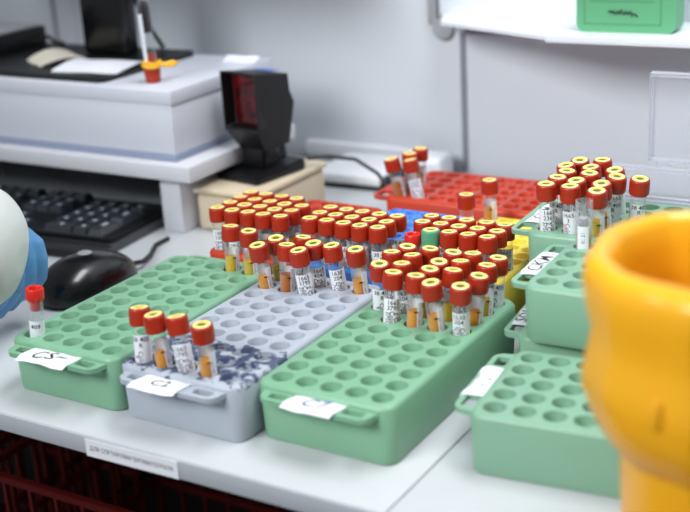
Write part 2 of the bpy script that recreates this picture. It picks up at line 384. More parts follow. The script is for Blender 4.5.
# ------------------------------------------------------------------ tubes
L_T = 3.78; DB = 1.86          # length, depth of the tube bottom below the rack top
def glass_mesh(top=3.25, r=.31):
    b = MB(); pr = []
    for i in range(6): a = -PI/2+PI/2*i/5; pr.append((max(.001, r*math.cos(a)), r+r*math.sin(a)))
    pr += [(r, top)]
    b.lathe(pr, M['glass'], 20); return b.mesh('glass_tube')
GL = glass_mesh()
def cap_mesh(m):
    b = MB(); rad = lambda a: 1+.014*math.cos(a*26)
    b.lathe([(.335, 3.11), (.38, 3.11), (.398, 3.15)], m, 26); b.lathe([(.398, 3.15), (.403, 3.35), (.4, 3.62)], m, 104, rad=rad)
    b.lathe([(.4, 3.62), (.397, 3.7), (.375, 3.755), (.33, 3.765), (.315, 3.74)], m, 26); return b.mesh('cap', ang=60)
CAP = {'r': cap_mesh(M['cap']), 'g': cap_mesh(M['capg'])}
b = MB(); b.lathe([(.32, 3.73), (.32, 3.772), (.30, 3.785), (.225, 3.784)], M['ring'], 24); b.lathe([(.225, 3.784), (.175, 3.782), (.155, 3.76), (.15, 3.72)], M['ringy'], 24); RING = b.mesh('cap_ring')
b = MB(); b.lathe([(.16, 3.75), (.001, 3.755)], M['stop'], 16); STOP = b.mesh('stopper')
def serum_mesh(lv, m):
    b = MB(); r = .285; pr = []
    for i in range(5): a = -PI/2+PI/2*i/4; pr.append((max(.001, r*math.cos(a)), .31+r*math.sin(a)))
    pr += [(r, lv), (.001, lv+.004)]; b.lathe(pr, m, 18); return b.mesh('serum')
SER = [serum_mesh(2.38, M['serum']), serum_mesh(2.5, M['serumd']), serum_mesh(2.42, M['serumy']), serum_mesh(2.3, M['serum'])]
def label_mesh(lines, vert, half=1.75, z0=.75, z1=2.76, red=False, ts=.25, tick=True):
    b = MB(); R = .318; n = 16; vs_ = []; fs = []
    for i in range(n+1):
        a = -half+2*half*i/n
        vs_ += [(R*math.cos(a), R*math.sin(a), z0), (R*math.cos(a), R*math.sin(a), z1)]
    for i in range(n): fs.append((2*i, 2*i+2, 2*i+3, 2*i+1))
    b.add(vs_, fs, M['paper'])
    def wrap(tv, tf, ax, az, rot, m, yaw=0):
        pts = []
        for v in tv:
            x, y = (v[0], v[1]) if not rot else (v[1], -v[0])
            a = yaw+(ax+x)/R; pts.append(((R+.006)*math.cos(a), (R+.006)*math.sin(a), az+y))
        b.add(pts, tf, m)
    z = z1-.15
    for ln in lines: tv, tf = text_geo(ln, ts); wrap(tv, tf, 0, z, False, M['ink']); z -= ts*.86
    for i, ln in enumerate(vert): tv, tf = text_geo(ln, .24); wrap(tv, tf, -.21+.17*i, z-.2, True, M['redink'] if (red and i == 0) else M['ink'])
    # text running up the left edge of the label, seen when the label is turned sideways
    tv, tf = text_geo('Lot 1665', .13); wrap(tv, tf, -half*R+.09, 2.15, True, M['redink'])
    if tick:
        q = -half*R; b.add([((R+.006)*math.cos((q+dx)/R), (R+.006)*math.sin((q+dx)/R), zz) for dx, zz in ((-.12, 2.36), (.03, 2.36), (.03, 2.42), (-.12, 2.42))], [(0, 1, 2, 3)], M['ink'])
    return b.mesh('tube_label', smooth=False)
LAB = [label_mesh(['1665', '3795'], ['EPSC', 'Cobas', 'E Co', 'No']), label_mesh(['1665', '4047'], ['Cobas', 'EPSC', '204']), label_mesh(['1630', '204'], ['No', 'EPSC', 'Cob']),
       label_mesh(['1665', '2365'], ['EPSC', 'E Co', 'Cobas']), label_mesh(['38 405', 'R'], ['9', 'Cob']), label_mesh(['1665', '3'], ['EPSC', 'Cobas'], red=True)]
LABW = label_mesh([], ['EPSC1665', 'Cobas E', '405'], half=1.2)
CAMP = Vector((22.673, -31.6, 18.09))
PROTO = {}
def make_tube(kind, ser, lab):
    key = (kind, ser, lab)
    if key in PROTO: return None
    t = bpy.data.objects.new('serum_tube', None); COL.objects.link(t); t.empty_display_size = .01
    part(GL, 'glass_tube', t); c = part(CAP[kind], 'cap', t); part(RING, 'cap_ring', c); part(STOP, 'stopper', c)
    if ser is not None: part(SER[ser], 'serum', t)
    part(LAB[lab] if lab >= 0 else LABW, 'tube_label', t)
    PROTO[key] = t; return t
def ray(px, py, z):
    R = cam.rotation_euler.to_matrix(); d = R @ Vector(((px-345)/1221.4, -(py-256)/1221.4, -1)); t = (z-CAMP.z)/d.z; return CAMP+d*t
def tube(key, i, j, cap, label, mode='L', group='red capped tubes', kind='r', T=1.9, ser=None, lab=None, maxlean=.30, name='serum_tube'):
    """cap: measured centre of the cap top as an (x, y) offset from the hole; the tube leans that way"""
    h = hole(key, i, j); lean = Vector((cap[0], cap[1]))
    if lean.length > maxlean: lean = lean.normalized()*maxlean
    d = Vector((lean.x/T*.86, lean.y/T*.86, 1)).normalized()
    at = h+Vector((lean.x*.14, lean.y*.14, 0)); base = at-d*DB
    rnd = random.Random(hash((key, i, j)) & 0xffff if False else (ord(key)*97+i*13+j*7))
    if ser is None: ser = rnd.choice([0, 0, 1, 3, 2])
    if lab is None: lab = rnd.randrange(len(LAB))
    t = make_tube(kind, ser, lab)
    if t is None: t = dup(PROTO[(kind, ser, lab)])
    az = math.atan2(CAMP.y-h.y, CAMP.x-h.x); yaw = az+(rnd.uniform(-.35, .35) if mode == 'L' else 2.15+rnd.uniform(-.25, .2) if mode == 'S' else 0)
    t.rotation_mode = 'QUATERNION'; q = Vector((0, 0, 1)).rotation_difference(d); t.rotation_quaternion = q @ Quaternion((0, 0, 1), yaw)
    t.location = V(*base); tag(t, label, 'test tube', group); return t
ORD = ['leftmost', 'second from left', 'third from left', 'fourth from left', 'fifth from left']
ROW = ['front row', 'second row', 'third row', 'fourth row', 'fifth row']
TUBES = {
 'A': [(3,9,-0.07,0.28,'S'), (4,9,0.10,-0.04,'S')],
 'B': [(0,8,-0.13,-0.28,'S'), (0,9,0.10,-0.25,'S'), (1,8,0.01,0.21,'S'), (1,9,0.14,0.39,'L'), (2,8,-0.17,-0.19,'L'), (2,9,-0.05,-0.24,'L'), (3,9,-0.21,-0.17,'L'), (4,9,-0.04,-0.23,'S'), (0,0,-0.22,0.33,'L'), (1,0,-0.26,-0.04,'S'), (2,0,-0.42,0.22,'L'), (3,0,-0.02,-0.12,'S')],
 'C': [(0,7,0.14,-0.18,'L'), (1,6,0.09,0.22,'L'), (0,8,-0.09,0.23,'L'), (1,7,-0.07,0.19,'L'), (2,6,0.06,0.22,'S'), (3,6,-0.09,-0.23,'S'), (0,9,0.20,0.02,'L'), (1,8,-0.17,0.22,'L'), (2,7,0.22,0.06,'S'), (3,7,0.10,0.38,'S'), (4,6,0.10,-0.16,'L'), (1,9,0.17,0.13,'L'), (2,8,0.18,-0.10,'L'), (3,8,-0.09,0.31,'L'), (4,7,0.27,0.09,'S'), (2,9,0.22,0.08,'L'), (3,9,-0.02,0.25,'L'), (4,8,0.06,0.25,'S'), (4,9,0.12,0.14,'L')],
 'E': [(0,0,-0.13,0.13,'L'), (1,0,-0.10,0.07,'L'), (2,0,-0.12,0.14,'L'), (3,0,-0.15,0.14,'S'), (4,0,-0.10,0.19,'L'), (0,1,-0.08,0.18,'S'), (1,1,-0.05,0.09,'L'), (2,1,-0.09,0.18,'L'), (3,1,-0.06,0.05,'L'), (4,1,-0.11,0.23,'S'), (0,2,-0.15,0.21,'L'), (1,2,-0.14,0.16,'S'), (2,2,-0.13,0.16,'L'), (3,2,-0.10,0.05,'L'), (4,2,-0.07,0.16,'L'), (0,3,-0.14,0.19,'L'), (1,3,-0.15,0.22,'L'), (2,3,-0.10,0.22,'S'), (3,3,-0.07,0.15,'L')],
 'F': [(0,0,-0.09,0.14,'L'), (1,0,-0.07,0.16,'L'), (2,0,-0.05,0.11,'L'), (3,0,-0.06,0.07,'S'), (4,0,-0.07,0.14,'L'), (0,1,-0.09,0.12,'S'), (1,1,-0.13,0.12,'L'), (2,1,-0.13,0.09,'L'), (3,1,-0.11,0.07,'L'), (4,1,-0.11,0.11,'S'), (0,2,-0.08,0.15,'L'), (1,2,-0.07,0.12,'S'), (2,2,-0.11,0.12,'L'), (3,2,-0.08,0.07,'L'), (4,2,-0.07,0.13,'L')],
 'G': [(1,0,-0.06,0.11,'L'), (2,0,-0.10,0.18,'L'), (3,0,-0.10,0.20,'S'), (4,0,-0.07,0.18,'L'), (0,1,-0.04,0.13,'S'), (1,1,-0.06,0.17,'L'), (2,1,-0.05,0.12,'L'), (3,1,-0.05,0.16,'L'), (4,1,0.00,0.13,'S'), (0,2,-0.05,0.13,'L'), (1,2,-0.08,0.16,'S'), (2,2,-0.10,0.15,'L'), (3,2,-0.04,0.18,'L'), (4,2,-0.06,0.19,'L'), (0,9,-0.04,0.04,'S'), (0,6,-0.04,0.11,'L')],
 'H': [(4,0,-0.04,-0.09,'L'), (4,1,-0.05,-0.08,'L'), (4,2,0.21,-0.49,'S'), (3,0,0.07,-0.04,'L'), (3,1,-0.09,-0.23,'L'), (3,2,-0.03,-0.53,'S'), (2,0,0.12,-0.06,'L'), (2,1,0.09,-0.10,'L'), (2,2,0.31,-0.22,'L'), (2,3,0.29,-0.31,'L'), (1,0,-0.32,-0.27,'L'), (1,1,-0.17,-0.21,'L'), (1,2,-0.14,-0.36,'L'), (0,0,0.12,-0.52,'L'), (0,1,-0.04,-0.05,'L')],
 'I': [(4,0,-0.53,-0.11,'S'), (3,0,0.00,0.05,'L'), (2,0,0.08,0.13,'S'), (4,1,-0.49,0.05,'L')],
}

HOST = {'A': 'green rack by the mouse', 'B': 'grey rack', 'C': 'central green rack', 'E': 'small red rack', 'F': 'blue rack', 'G': 'yellow rack', 'H': 'raised back rack', 'I': 'big red rack'}
GRP = {k: 'red capped tubes in the '+v for k, v in HOST.items()}
def lbl(k, i, j, mode):
    look = 'red capped tube'
    if k in 'CEFG':
        r = j-6 if k == 'C' else j
        if k == 'G' and j == 9: return 'lone red capped tube with bright amber serum at the back of the yellow rack'
        if k == 'G' and j == 6: return 'lone red capped tube just behind the front group of the yellow rack'
        if k == 'G' and (i, j) == (1, 0): return 'only green capped tube, in the front row of the yellow rack'
        return '%s, %s, %s of tubes in the %s' % (look, ORD[i], ROW[r], HOST[k])
    if k == 'H': return '%s, %s, %s of tubes in the %s' % (look, ORD[j], ROW[4-i], HOST[k])
    if k == 'A': return 'red capped tube in the back right of the green rack, %s one of the two' % ('left' if i == 3 else 'right')
    if k == 'B':
        if j == 0: return 'tilted red capped tube on the grey rack\'s front edge, %s of four' % ORD[i]
        return 'red capped tube in the grey rack, %s row, %s' % ('back' if j == 9 else 'next to back', ORD[i])
    return {(4, 0): 'leftmost red capped tube in the big red rack by the wall, leaning left', (4, 1): 'front labelled tube of the cluster in the big red rack, right of the leaning one',
            (3, 0): 'tube half hidden behind the front labelled one in the big red rack', (2, 0): 'rearmost and tallest looking tube in the big red rack by the wall'}[(i, j)]
LV = {('B', 0, 8): (3, 0), ('B', 1, 8): (1, 1), ('B', 2, 8): (0, 0), ('B', 2, 9): (0, 1), ('B', 3, 9): (0, 2), ('B', 4, 9): (0, 1), ('H', 4, 0): (2, 3), ('H', 4, 1): (None, 5), ('H', 4, 2): (2, 0), ('H', 2, 2): (None, 4), ('H', 2, 3): (None, 4),
      ('G', 0, 9): (0, 2), ('A', 3, 9): (2, 3), ('A', 4, 9): (2, 1)}
NOS = -1
for k, L in TUBES.items():
    for i, j, dx, dy, mode in L:
        s, l = LV.get((k, i, j), (None, None))
        kw = dict(T=1.9 if k in 'ABC' else 1.95, group=GRP[k], mode=mode, maxlean=.5 if k in 'IB' and (k == 'I' or j == 0) else .33)
        if k == 'G' and (i, j) == (1, 0): kw['kind'] = 'g'; kw['group'] = None
        tube(k, i, j, (dx, dy), lbl(k, i, j, mode), ser=s, lab=l, **kw)
for t in PROTO.values():
    if 'label' not in t: bpy.data.objects.remove(t)

# two tubes closed with open scarlet push caps
def open_cap_tube(loc, label, lab, h=3.15):
    t = thing('serum_tube', label, 'test tube', loc)
    b = MB(); r = .29; pr = [(max(.001, r*math.cos(-PI/2+PI/2*i/5)), r+r*math.sin(-PI/2+PI/2*i/5)) for i in range(6)]+[(r, h), (r-.035, h), (r-.035, .35)]
    b.lathe(pr, M['glass'], 20); b.build('glass_tube', t)
    b = MB(); b.lathe([(.001, h-.42), (.2, h-.42), (.235, h-.36), (.24, h+.02), (.335, h+.03), (.35, h+.08), (.35, h+.44), (.32, h+.5), (.25, h+.5), (.22, h+.44), (.2, h-.1), (.001, h-.14)], M['capo'], 24); b.build('cap', t, ang=50)
    b = MB(); R = .3; n = 14
    vs_ = []
    for i in range(n+1): a = -1.5+3*i/n; vs_ += [(R*math.cos(a), R*math.sin(a), 1.2), (R*math.cos(a), R*math.sin(a), 2.35)]
    b.add(vs_, [(2*i, 2*i+2, 2*i+3, 2*i+1) for i in range(n)], M['paper'])
    tv, tf = text_geo(lab, .26); b.add([((R+.006)*math.cos(v[0]/R), (R+.006)*math.sin(v[0]/R), 2.12+v[1]) for v in tv], tf, M['ink'])
    o = b.build('tube_label', t, smooth=False); o.rotation_euler = (0, 0, -1.0); return t
h = hole('A', 0, 0); open_cap_tube((h.x-.03, h.y+.03, -1.75), 'small vial with open scarlet cap and 409 label in the front left hole', '409').rotation_euler = (-.03, .07, 0)
h = hole('G', 0, 0); open_cap_tube((h.x, h.y, -1.86), 'tube with a low open scarlet cap beside the green capped tube', '409', 3.0)
# uncapped tube holding a small white sample cup
h = hole('J', 4-4, 0); t = thing('sample_tube', 'uncapped clear tube with white inner cup, in front of the red capped tubes', 'test tube', (h.x, h.y, .34))
b = MB(); r = .33; pr = [(max(.001, r*math.cos(-PI/2+PI/2*i/5)), r+r*math.sin(-PI/2+PI/2*i/5)) for i in range(6)]+[(r, 3.7), (r-.035, 3.7), (r-.035, .35)]
b.lathe(pr, M['glass'], 20); b.build('glass_tube', t)
b = MB(); b.lathe([(.001, 3.0), (.18, 3.02), (.26, 2.9), (.27, 2.45), (.2, 2.2), (.001, 2.18)], M['frost'], 18); b.build('sample_cup', t)
b = MB(); b.lathe([(.001, .1), (.2, .15), (.27, .3), (.27, 2.25), (.001, 2.25)], M['serum'], 18); b.build('serum', t)
b = MB(); vs_ = []
for i in range(9): a = -2.0+1.35*i/8; vs_ += [(.337*math.cos(a), .337*math.sin(a), 1.0), (.337*math.cos(a), .337*math.sin(a), 2.75)]
b.add(vs_, [(2*i, 2*i+2, 2*i+3, 2*i+1) for i in range(8)], M['paper'])
tv, tf = text_geo('01 21', .2); b.add([(.342*math.cos(-1.3+v[1]/-.34), .342*math.sin(-1.3+v[1]/-.34), 2.3+v[0]) for v in tv], tf, M['ink']); b.build('tube_label', t, smooth=False)

# ------------------------------------------------------------------ yellow bin in the foreground
BX, BY = 15.75, -2.45
BUP = 1.0
t = thing('sharps_bin', 'big yellow plastic bin with a wide open rim at the right edge, out of focus', 'bin', (BX, BY, -2.2))
b = MB(); wob = lambda a: 1+.014*math.sin(a*5+1)+.01*math.sin(a*11)+.006*math.sin(a*19)
b.lathe([(.001, 0), (2.3, 0), (2.5, .12), (2.55, .4), (2.66, 4.2), (2.7, 4.6), (2.56, 4.6), (2.45, .3), (.001, .25)], M['binbody'], 64); b.build('bin_body', t)
b = MB(); b.lathe([(2.72, 4.4), (2.95, 4.65), (3.3, 5.2), (3.52, 5.8), (3.62, 6.4), (3.6, 6.9), (3.46, 7.4), (3.44, 7.9), (3.58, 8.5), (3.66, 9.1), (3.62, 9.5), (3.4, 9.75), (3.1, 9.78), (2.9, 9.5), (2.85, 8.9), (2.8, 8.0), (2.9, 6.8), (2.6, 5.2), (2.5, 4.6), (2.72, 4.4)], M['binbody'], 72, rad=wob); b.build('rim_collar', t, ang=70)
for k in range(14):
    b = MB(); b.box(-.16, .16, -.12, .14, -.35, .35, M['binbody'], .08, 3); a = 2*PI*k/14
    o = b.build('grip_rib', t); o.location = (3.56*math.cos(a)*U, 3.56*math.sin(a)*U, (6.5+.15*math.sin(k*2.1))*U); o.rotation_euler = (0, 0, a+PI/2)

# ------------------------------------------------------------------ riser, box, things on it
t = thing('monitor_riser', 'low white shelf standing over the keyboard', 'shelf', (-33, 24, -2.2))
b = MB(); b.box(-17, 16.55, -7.87, 2.2, 3.05, 3.9, M['riser'], .05); b.build('shelf_board', t)
for x in (-16, 14.0):
    b = MB(); b.box(x, x+1.35, -7.3, 2.0, 0, 3.05, M['riser'], .04); b.build('leg', t)
b = MB(); b.box(-14.5, 13.9, 1.6, 1.9, 0, 3.0, M['black']); b.build('back_or_added_panel', t)  # added black panel closing the gap behind the keyboard
t = thing('drawer_unit', 'wide white box unit with a thicker top standing on the low shelf', 'cabinet', (-33, 22.6, 1.7))
b = MB(); b.box(-15, 15.2, -5.75, 3.5, .38, 3.05, M['unit'], .04); b.build('body', t)
b = MB(); b.box(-15.1, 15.3, -5.82, 3.6, 3.05, 3.78, M['unit'], .05); b.build('top_board', t)
b = MB(); b.box(-14.95, 15.22, -5.8, 3.55, .0, .38, M['groove'], .04); b.build('base_strip', t)
TZ = 5.48
t = thing('monitor_stand', 'black monitor stand with a wide flat base plate on the white unit', 'monitor', (-28.5, 22.6, TZ))
b = MB(); b.plate([rrect(-10.5, 5.6, -5.1, 3.3, .5)], 0, .28, M['black']); o = b.build('base_plate', t)
b = MB(); b.box(-1.0, 2.5, .7, 1.9, .28, 11, M['gloss'], .25, 3); b.build('neck', t)
b = MB(); b.box(-13, 13, -.2, .7, 6.5, 21, M['black'], .2, 3); b.build('monitor_panel', t)
b = MB(); b.box(-12.6, 12.6, -.26, -.2, 7, 20.6, M['gloss']); b.build('screen', t)
b = MB(); b.tube([(2.5, 1.3, 3.9), (2.8, 1.4, 3.6), (3.1, 1.6, 2.9), (3.4, 2.0, 1.6), (3.3, 3, .45)], .14, M['black']); b.build('cable', t)
t = thing('desktop_device', 'black box with a grey lid at the far left on the stand base', 'device', (-38.6, 21.3, TZ+.3))
b = MB(); b.box(0.2, 3.9, -3.6, 4.3, 0.02, 1.15, M['black'], .08); b.build('body', t)
b = MB(); b.box(0.3, 3.7, -3.5, 4.1, 1.15, 1.28, M['grey'], .05); b.build('lid', t)
b = MB(); b.tube([(3.9, 3.8, .6), (4.5, 3.9, .5), (5.1, 3.7, .25), (5.6, 4.1, .1)], .12, M['black']); b.build('plug_cable', t)
def curl(name, loc, rz, w, d, hgt, m, label, seed):
    b = MB(); n = 14; vs_ = []; fs = []
    for off in (0, .06):
        for j in range(n+1):
            v = j/n
            for i in range(n+1):
                u = i/n; z = hgt*math.sin(PI*v)**.8*(1-.35*u)+.05*math.sin(u*9+seed)*hgt; vs_.append(((u-.5)*w+.15*math.sin(v*5), (v-.5)*d, z+off))
    N = (n+1)**2; g = lambda i, j: j*(n+1)+i
    for j in range(n):
        for i in range(n):
            fs.append((N+g(i, j), N+g(i+1, j), N+g(i+1, j+1), N+g(i, j+1))); fs.append((g(i, j+1), g(i+1, j+1), g(i+1, j), g(i, j)))
    rim = [g(i, 0) for i in range(n+1)]+[g(n, j) for j in range(1, n+1)]+[g(i, n) for i in range(n-1, -1, -1)]+[g(0, j) for j in range(n-1, 0, -1)]
    for a, b_ in zip(rim, rim[1:]+rim[:1]): fs.append((a, b_, N+b_, N+a))
    b.add(vs_, fs, m); o = b.build(name); o.location = V(*loc); o.rotation_euler = (0, 0, rz); tag(o, label, 'paper'); return o
curl('paper_slip', (-29.4, 20.9, TZ+.3), -.5, 2.6, 2.9, .5, M['beige'], 'cream paper slip arched over the black base plate', 1)
curl('paper_sheet', (-25.2, 20.0, TZ+.31), .12, 4.4, 3.4, .28, M['paper'], 'crumpled white sheet on the black base plate beside the blood tube', 3)

curl('plastic_film', (-19.0, 25.0, TZ+.0), .3, 2.0, 1.0, .3, M['paper'], 'crumpled white film on the white unit behind the barcode scanner', 6)
# blood tube standing upside down on its cap
t = thing('blood_tube', 'dark blood tube standing upside down on its red cap on the white unit', 'test tube', (-20.25, 18.6, TZ))
b = MB(); b.lathe([(.001, 0), (.34, 0), (.37, .06), (.42, .5), (.43, .85), (.001, .85)], M['cap'], 26); b.build('cap', t, ang=50)
b = MB(); b.lathe([(.3, .85), (.31, 3.55), (.28, 3.82), (.16, 4.0), (.001, 4.05)], M['glass'], 24); b.build('glass_tube', t)
b = MB(); b.lathe([(.001, .86), (.28, .86), (.28, 1.4), (.001, 1.41)], M['cap'], 20); b.lathe([(.001, 2.4), (.3, 2.45), (.305, 3.5), (.28, 3.8), (.16, 3.98), (.001, 4.02)], M['blood'], 20); b.build('blood', t)
b = MB(); vs_ = []
for i in range(11): a = -2.75+1.45*i/10; vs_ += [(.32*math.cos(a), .32*math.sin(a), 1.0), (.32*math.cos(a), .32*math.sin(a), 3.35)]
b.add(vs_, [(2*i, 2*i+2, 2*i+3, 2*i+1) for i in range(10)], M['paper']); b.build('tube_label', t)
t.rotation_euler = (0, -.04, 0); t.scale = (1.08, 1.08, 1.1)
b = MB(); pts = [(.47*math.cos(a), .47*math.sin(a), .92+.05*math.sin(2*a)) for a in [2*PI*i/20 for i in range(21)]]; b.tube(pts, .11, M['orange'], 8)
pts = [(.46*math.cos(a), .46*math.sin(a), 1.08+.04*math.sin(3*a)) for a in [2*PI*i/20 for i in range(21)]]; b.tube(pts, .09, M['orange'], 8)
b.tube([(.45, .1, 1.0), (.8, .2, 1.0), (1.2, .3, 1.12), (1.45, .38, 1.05), (1.3, .25, .95), (.8, .1, .93)], .1, M['orange'], 8)
o = b.build('rubber_band'); o.location = V(-20.25, 18.6, TZ); tag(o, 'yellow band looped round the upside down blood tube', 'band')

# ------------------------------------------------------------------ keyboard, mouse
kb = thing('keyboard', 'black computer keyboard under the white shelf', 'keyboard', (-30.3, 14.4, -2.2), .09)
b = MB(); b.plate([rrect(-11, 11, -4.0, 3.9, .4)], 0, .35, M['greyd']); b.plate([rrect(-10.6, 10.6, -2.4, 3.7, .3)], .3, .62, M['black']); b.build('case', kb)
b = MB(); b.box(-10.9, 10.9, -4.15, -2.6, .1, .42, M['black'], .1); b.build('palm_rest', kb)
def keymesh(w):
    b = MB(); h = .38; i = .1; x = w/2-.05; y = .42
    vs_ = [(-x, -y, 0), (x, -y, 0), (x, y, 0), (-x, y, 0), (-x+i, -y+i, h), (x-i, -y+i, h), (x-i, y-i, h), (-x+i, y-i, h)]
    b.add(vs_, [(0, 3, 2, 1), (4, 5, 6, 7), (0, 1, 5, 4), (1, 2, 6, 5), (2, 3, 7, 6), (3, 0, 4, 7)], M['key'])
    b.box(-.13, .1, -.02, .2, h-.01, h+.004, M['keyglint']); return b.mesh('key', False)  # pale patch paints a glint onto each key top
KM = {}
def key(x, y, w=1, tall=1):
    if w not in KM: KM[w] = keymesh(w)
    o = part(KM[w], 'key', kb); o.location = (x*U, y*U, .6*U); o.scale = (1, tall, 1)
PX = .95
for r in range(5):                                   # number pad
    y = -1.85+r*PX
    for c in range(4):
        x = 6.6+c*PX
        if r == 0 and c == 1: continue
        if c == 3 and r in (1, 3): continue
        if r == 0 and c == 0: key(x+.47, y, 1.95)
        elif c == 3 and r in (0, 2): key(x, y+.47, 1, 2.1)
        else: key(x, y)
for c in range(3): key(2.75+c*PX, -1.85)
key(3.7, -.9)
for r in range(2):
    for c in range(3): key(2.75+c*PX, 1.0+r*PX)
for c in range(3): key(2.75+c*PX, 3.15)
for r in range(5):
    for c in range(9): key(1.3-c*PX-.1*r, -1.85+r*PX)
for c in range(9): key(1.3-c*PX, 3.15)
b = MB()
for r in range(6):
    for c in range(4):
        x = -7.5-c*.85; y = -1.85+r*PX if r < 5 else 3.15; b.box(x-.38, x+.38, y-.38, y+.38, .6, .95, M['key'], .06, 1)
o = b.build('key_block', kb); o['kind'] = 'stuff'

ms = thing('computer_mouse', 'black computer mouse lying between the gloved hand and green rack', 'mouse', (-16.5, 8.0, -2.2), -.12)
def mouse_shell(z0, z1, grow, m, name):
    b = MB(); nu, nv = 40, 14; vs_ = []; L, W, Hh = 2.75, 1.6, 1.98
    for j in range(nv+1):
        f = z0+(z1-z0)*j/nv
        for i in range(nu):
            a = 2*PI*i/nu; ca, sa = math.cos(a), math.sin(a)
            sx = abs(ca)**.85*(1 if ca > 0 else -1); sy = abs(sa)**.85*(1 if sa > 0 else -1)
            k = (1-f**2.6)**(1/2.3)*(1 if f > .12 else .93+.07*f/.12)
            y = sy*L*k*grow; x = sx*W*k*grow*(1-.14*y/L)
            z = f*Hh*(1-.16*max(0, y/L)-.03*(y/L)**2); vs_.append((x, y, z))
    fs = [(j*nu+i, j*nu+(i+1) % nu, (j+1)*nu+(i+1) % nu, (j+1)*nu+i) for j in range(nv) for i in range(nu)]
    fs.append(tuple(range(nu))[::-1]); fs.append(tuple(nv*nu+i for i in range(nu))); b.add(vs_, fs, m); return b.build(name, ms, ang=60)
mouse_shell(.0, .52, .985, M['gloss'], 'lower_body'); mouse_shell(.53, .998, 1.0, M['gloss'], 'top_shell')
b = MB(); b.lathe([(.36, 0), (.3, .04), (.001, .05)], M['grey'], 20); o = b.build('badge', ms); o.location = (0, -.05*U, 1.96*U)
b = MB(); b.tube([(0, 2.7, .5), (-.1, 3.6, .35), (-.9, 4.8, .15), (-1.9, 6.1, .12), (-2.1, 7.2, .12)], .13, M['black']); b.build('cable', ms)

# ------------------------------------------------------------------ gloved hand and sleeve
P = thing('person', 'person in a white coat sleeve and blue glove, hand lowered at the left edge', 'person', (-15.2, 2.4, -2))
def rem(o, vx, sm=6):
    m = o.modifiers.new('Remesh', 'REMESH'); m.mode = 'VOXEL'; m.voxel_size = vx; m.use_smooth_shade = True
    s = o.modifiers.new('Smooth', 'SMOOTH'); s.factor = .5; s.iterations = sm
def rel(pts): return [(x+15.2, y-2.4, z+2) for x, y, z in pts]
b = MB()
def limb(pts, rs): b.tube(rel(pts), rs, M['glove'], 14)
limb([(-18.0, .4, 3.5), (-17.3, .9, 2.9), (-16.6, 1.3, 2.4), (-16.0, 1.6, 2.1)], [1.45, 1.4, 1.3, 1.0])
for k, fz in enumerate((0, .12, .1, -.12)):
    dy = k*.7; L = (.88, 1.0, .95, .78)[k]; kx, ky, kz = -15.2, 1.7+dy, 1.15+fz
    limb([(-16.9, 1.4+dy*.55, 2.5), (-16.2, 1.5+dy*.75, 2.35), (-15.65, 1.6+dy*.9, 2.1+fz), (kx-.12, ky, kz+.55), (kx, ky, kz), (kx-.02, ky, kz-.6*L), (kx-.15, ky, kz-1.05*L), (kx-.5, ky, kz-1.55*L), (kx-.95, ky-.05, kz-2.0*L), (kx-1.35, ky-.1, kz-2.45*L), (kx-1.5, ky-.1, kz-2.62*L)], [.7, .68, .6, .5, .44, .4, .41, .38, .35, .3, .16])
limb([(-16.9, 1.2, 2.3), (-17.1, .8, 1.5), (-16.9, .7, .6), (-16.5, .8, -.2), (-16.2, .9, -.6), (-16.1, .9, -.75)], [.75, .6, .46, .42, .34, .15])
o = b.build('gloved_hand', P); rem(o, .0012, 10)
b = MB(); b.tube(rel([(-29, -7.5, 8.7), (-24, -4.6, 6.8), (-19, -2.2, 4.8), (-16.2, -.8, 3.5), (-14.8, 0, 2.85), (-14.1, .35, 2.6), (-13.6, .6, 2.45), (-13.2, .8, 2.35), (-13.0, .9, 2.3)]), [3.3, 3.1, 3.0, 2.85, 2.7, 2.5, 2.15, 1.6, .8], M['coat'], 32)
o = b.build('coat_sleeve', P); rem(o, .003, 8)

# ------------------------------------------------------------------ beige box, scanner, adapter
t = thing('plastic_box', 'translucent beige plastic box with the barcode scanner on top', 'box', (-15.2, 20.9, -2.2), 0)
b = MB(); b.box(-2.1, 1.9, -3.4, 3.4, 0, 2.05, M['beigebox'], .3, 3); b.build('box_body', t)
b = MB(); b.box(-2.2, 2.0, -3.5, 3.5, 2.07, 2.4, M['beigebox'], .12, 3); b.build('lid', t)
t = thing('barcode_scanner', 'black desktop barcode scanner with a glowing dark red window', 'scanner', (-15.3, 21.1, .22), -.16)
b = MB(); prof = [(-2.15, 0), (1.75, 0), (1.75, .6), (1.3, .62), (-.2, .42), (-2.15, .3)]
def prism(b, prof, x0, x1, m, bev=.06, mtx=None, taper=None):
    bm = bmesh.new(); A = [bm.verts.new((x0, y, z)) for y, z in prof]; B = [bm.verts.new((x1, y, z)) for y, z in prof]
    bm.faces.new(A); bm.faces.new(B[::-1]); n = len(prof)
    for i in range(n): bm.faces.new((A[i], B[i], B[(i+1) % n], A[(i+1) % n]))
    bmesh.ops.recalc_face_normals(bm, faces=bm.faces[:])
    if taper:
        for v in bm.verts: taper(v)
    if bev: bmesh.ops.bevel(bm, geom=bm.edges[:], offset=bev, segments=2, affect='EDGES')
    b.addbm(bm, m, mtx)
prism(b, prof, -1.6, 1.6, M['black'], .09); b.build('base', t)
b = MB(); prism(b, [(-.75, .4), (1.2, .7), (1.05, 1.9), (-.7, 1.9)], -.85, .85, M['gloss'], .12)
b.box(-.95, .95, -.62, .55, .85, 1.7, M['black'], .3, 3); b.build('neck', t)
hz = 1.5; hx = 1.3
def tp(v):
    if v.co.z < hz+.5: v.co.x *= .62
b = MB(); bm = bmesh.new()
pr = [(-1.4, hz+4.3), (-1.4, hz+1.15), (-.7, hz), (1.3, hz), (1.5, hz+2.3), (1.2, hz+3.0), (1.15, hz+3.9)]
A = [bm.verts.new((-hx, y, z)) for y, z in pr]; B = [bm.verts.new((hx, y, z)) for y, z in pr]; n = len(pr)
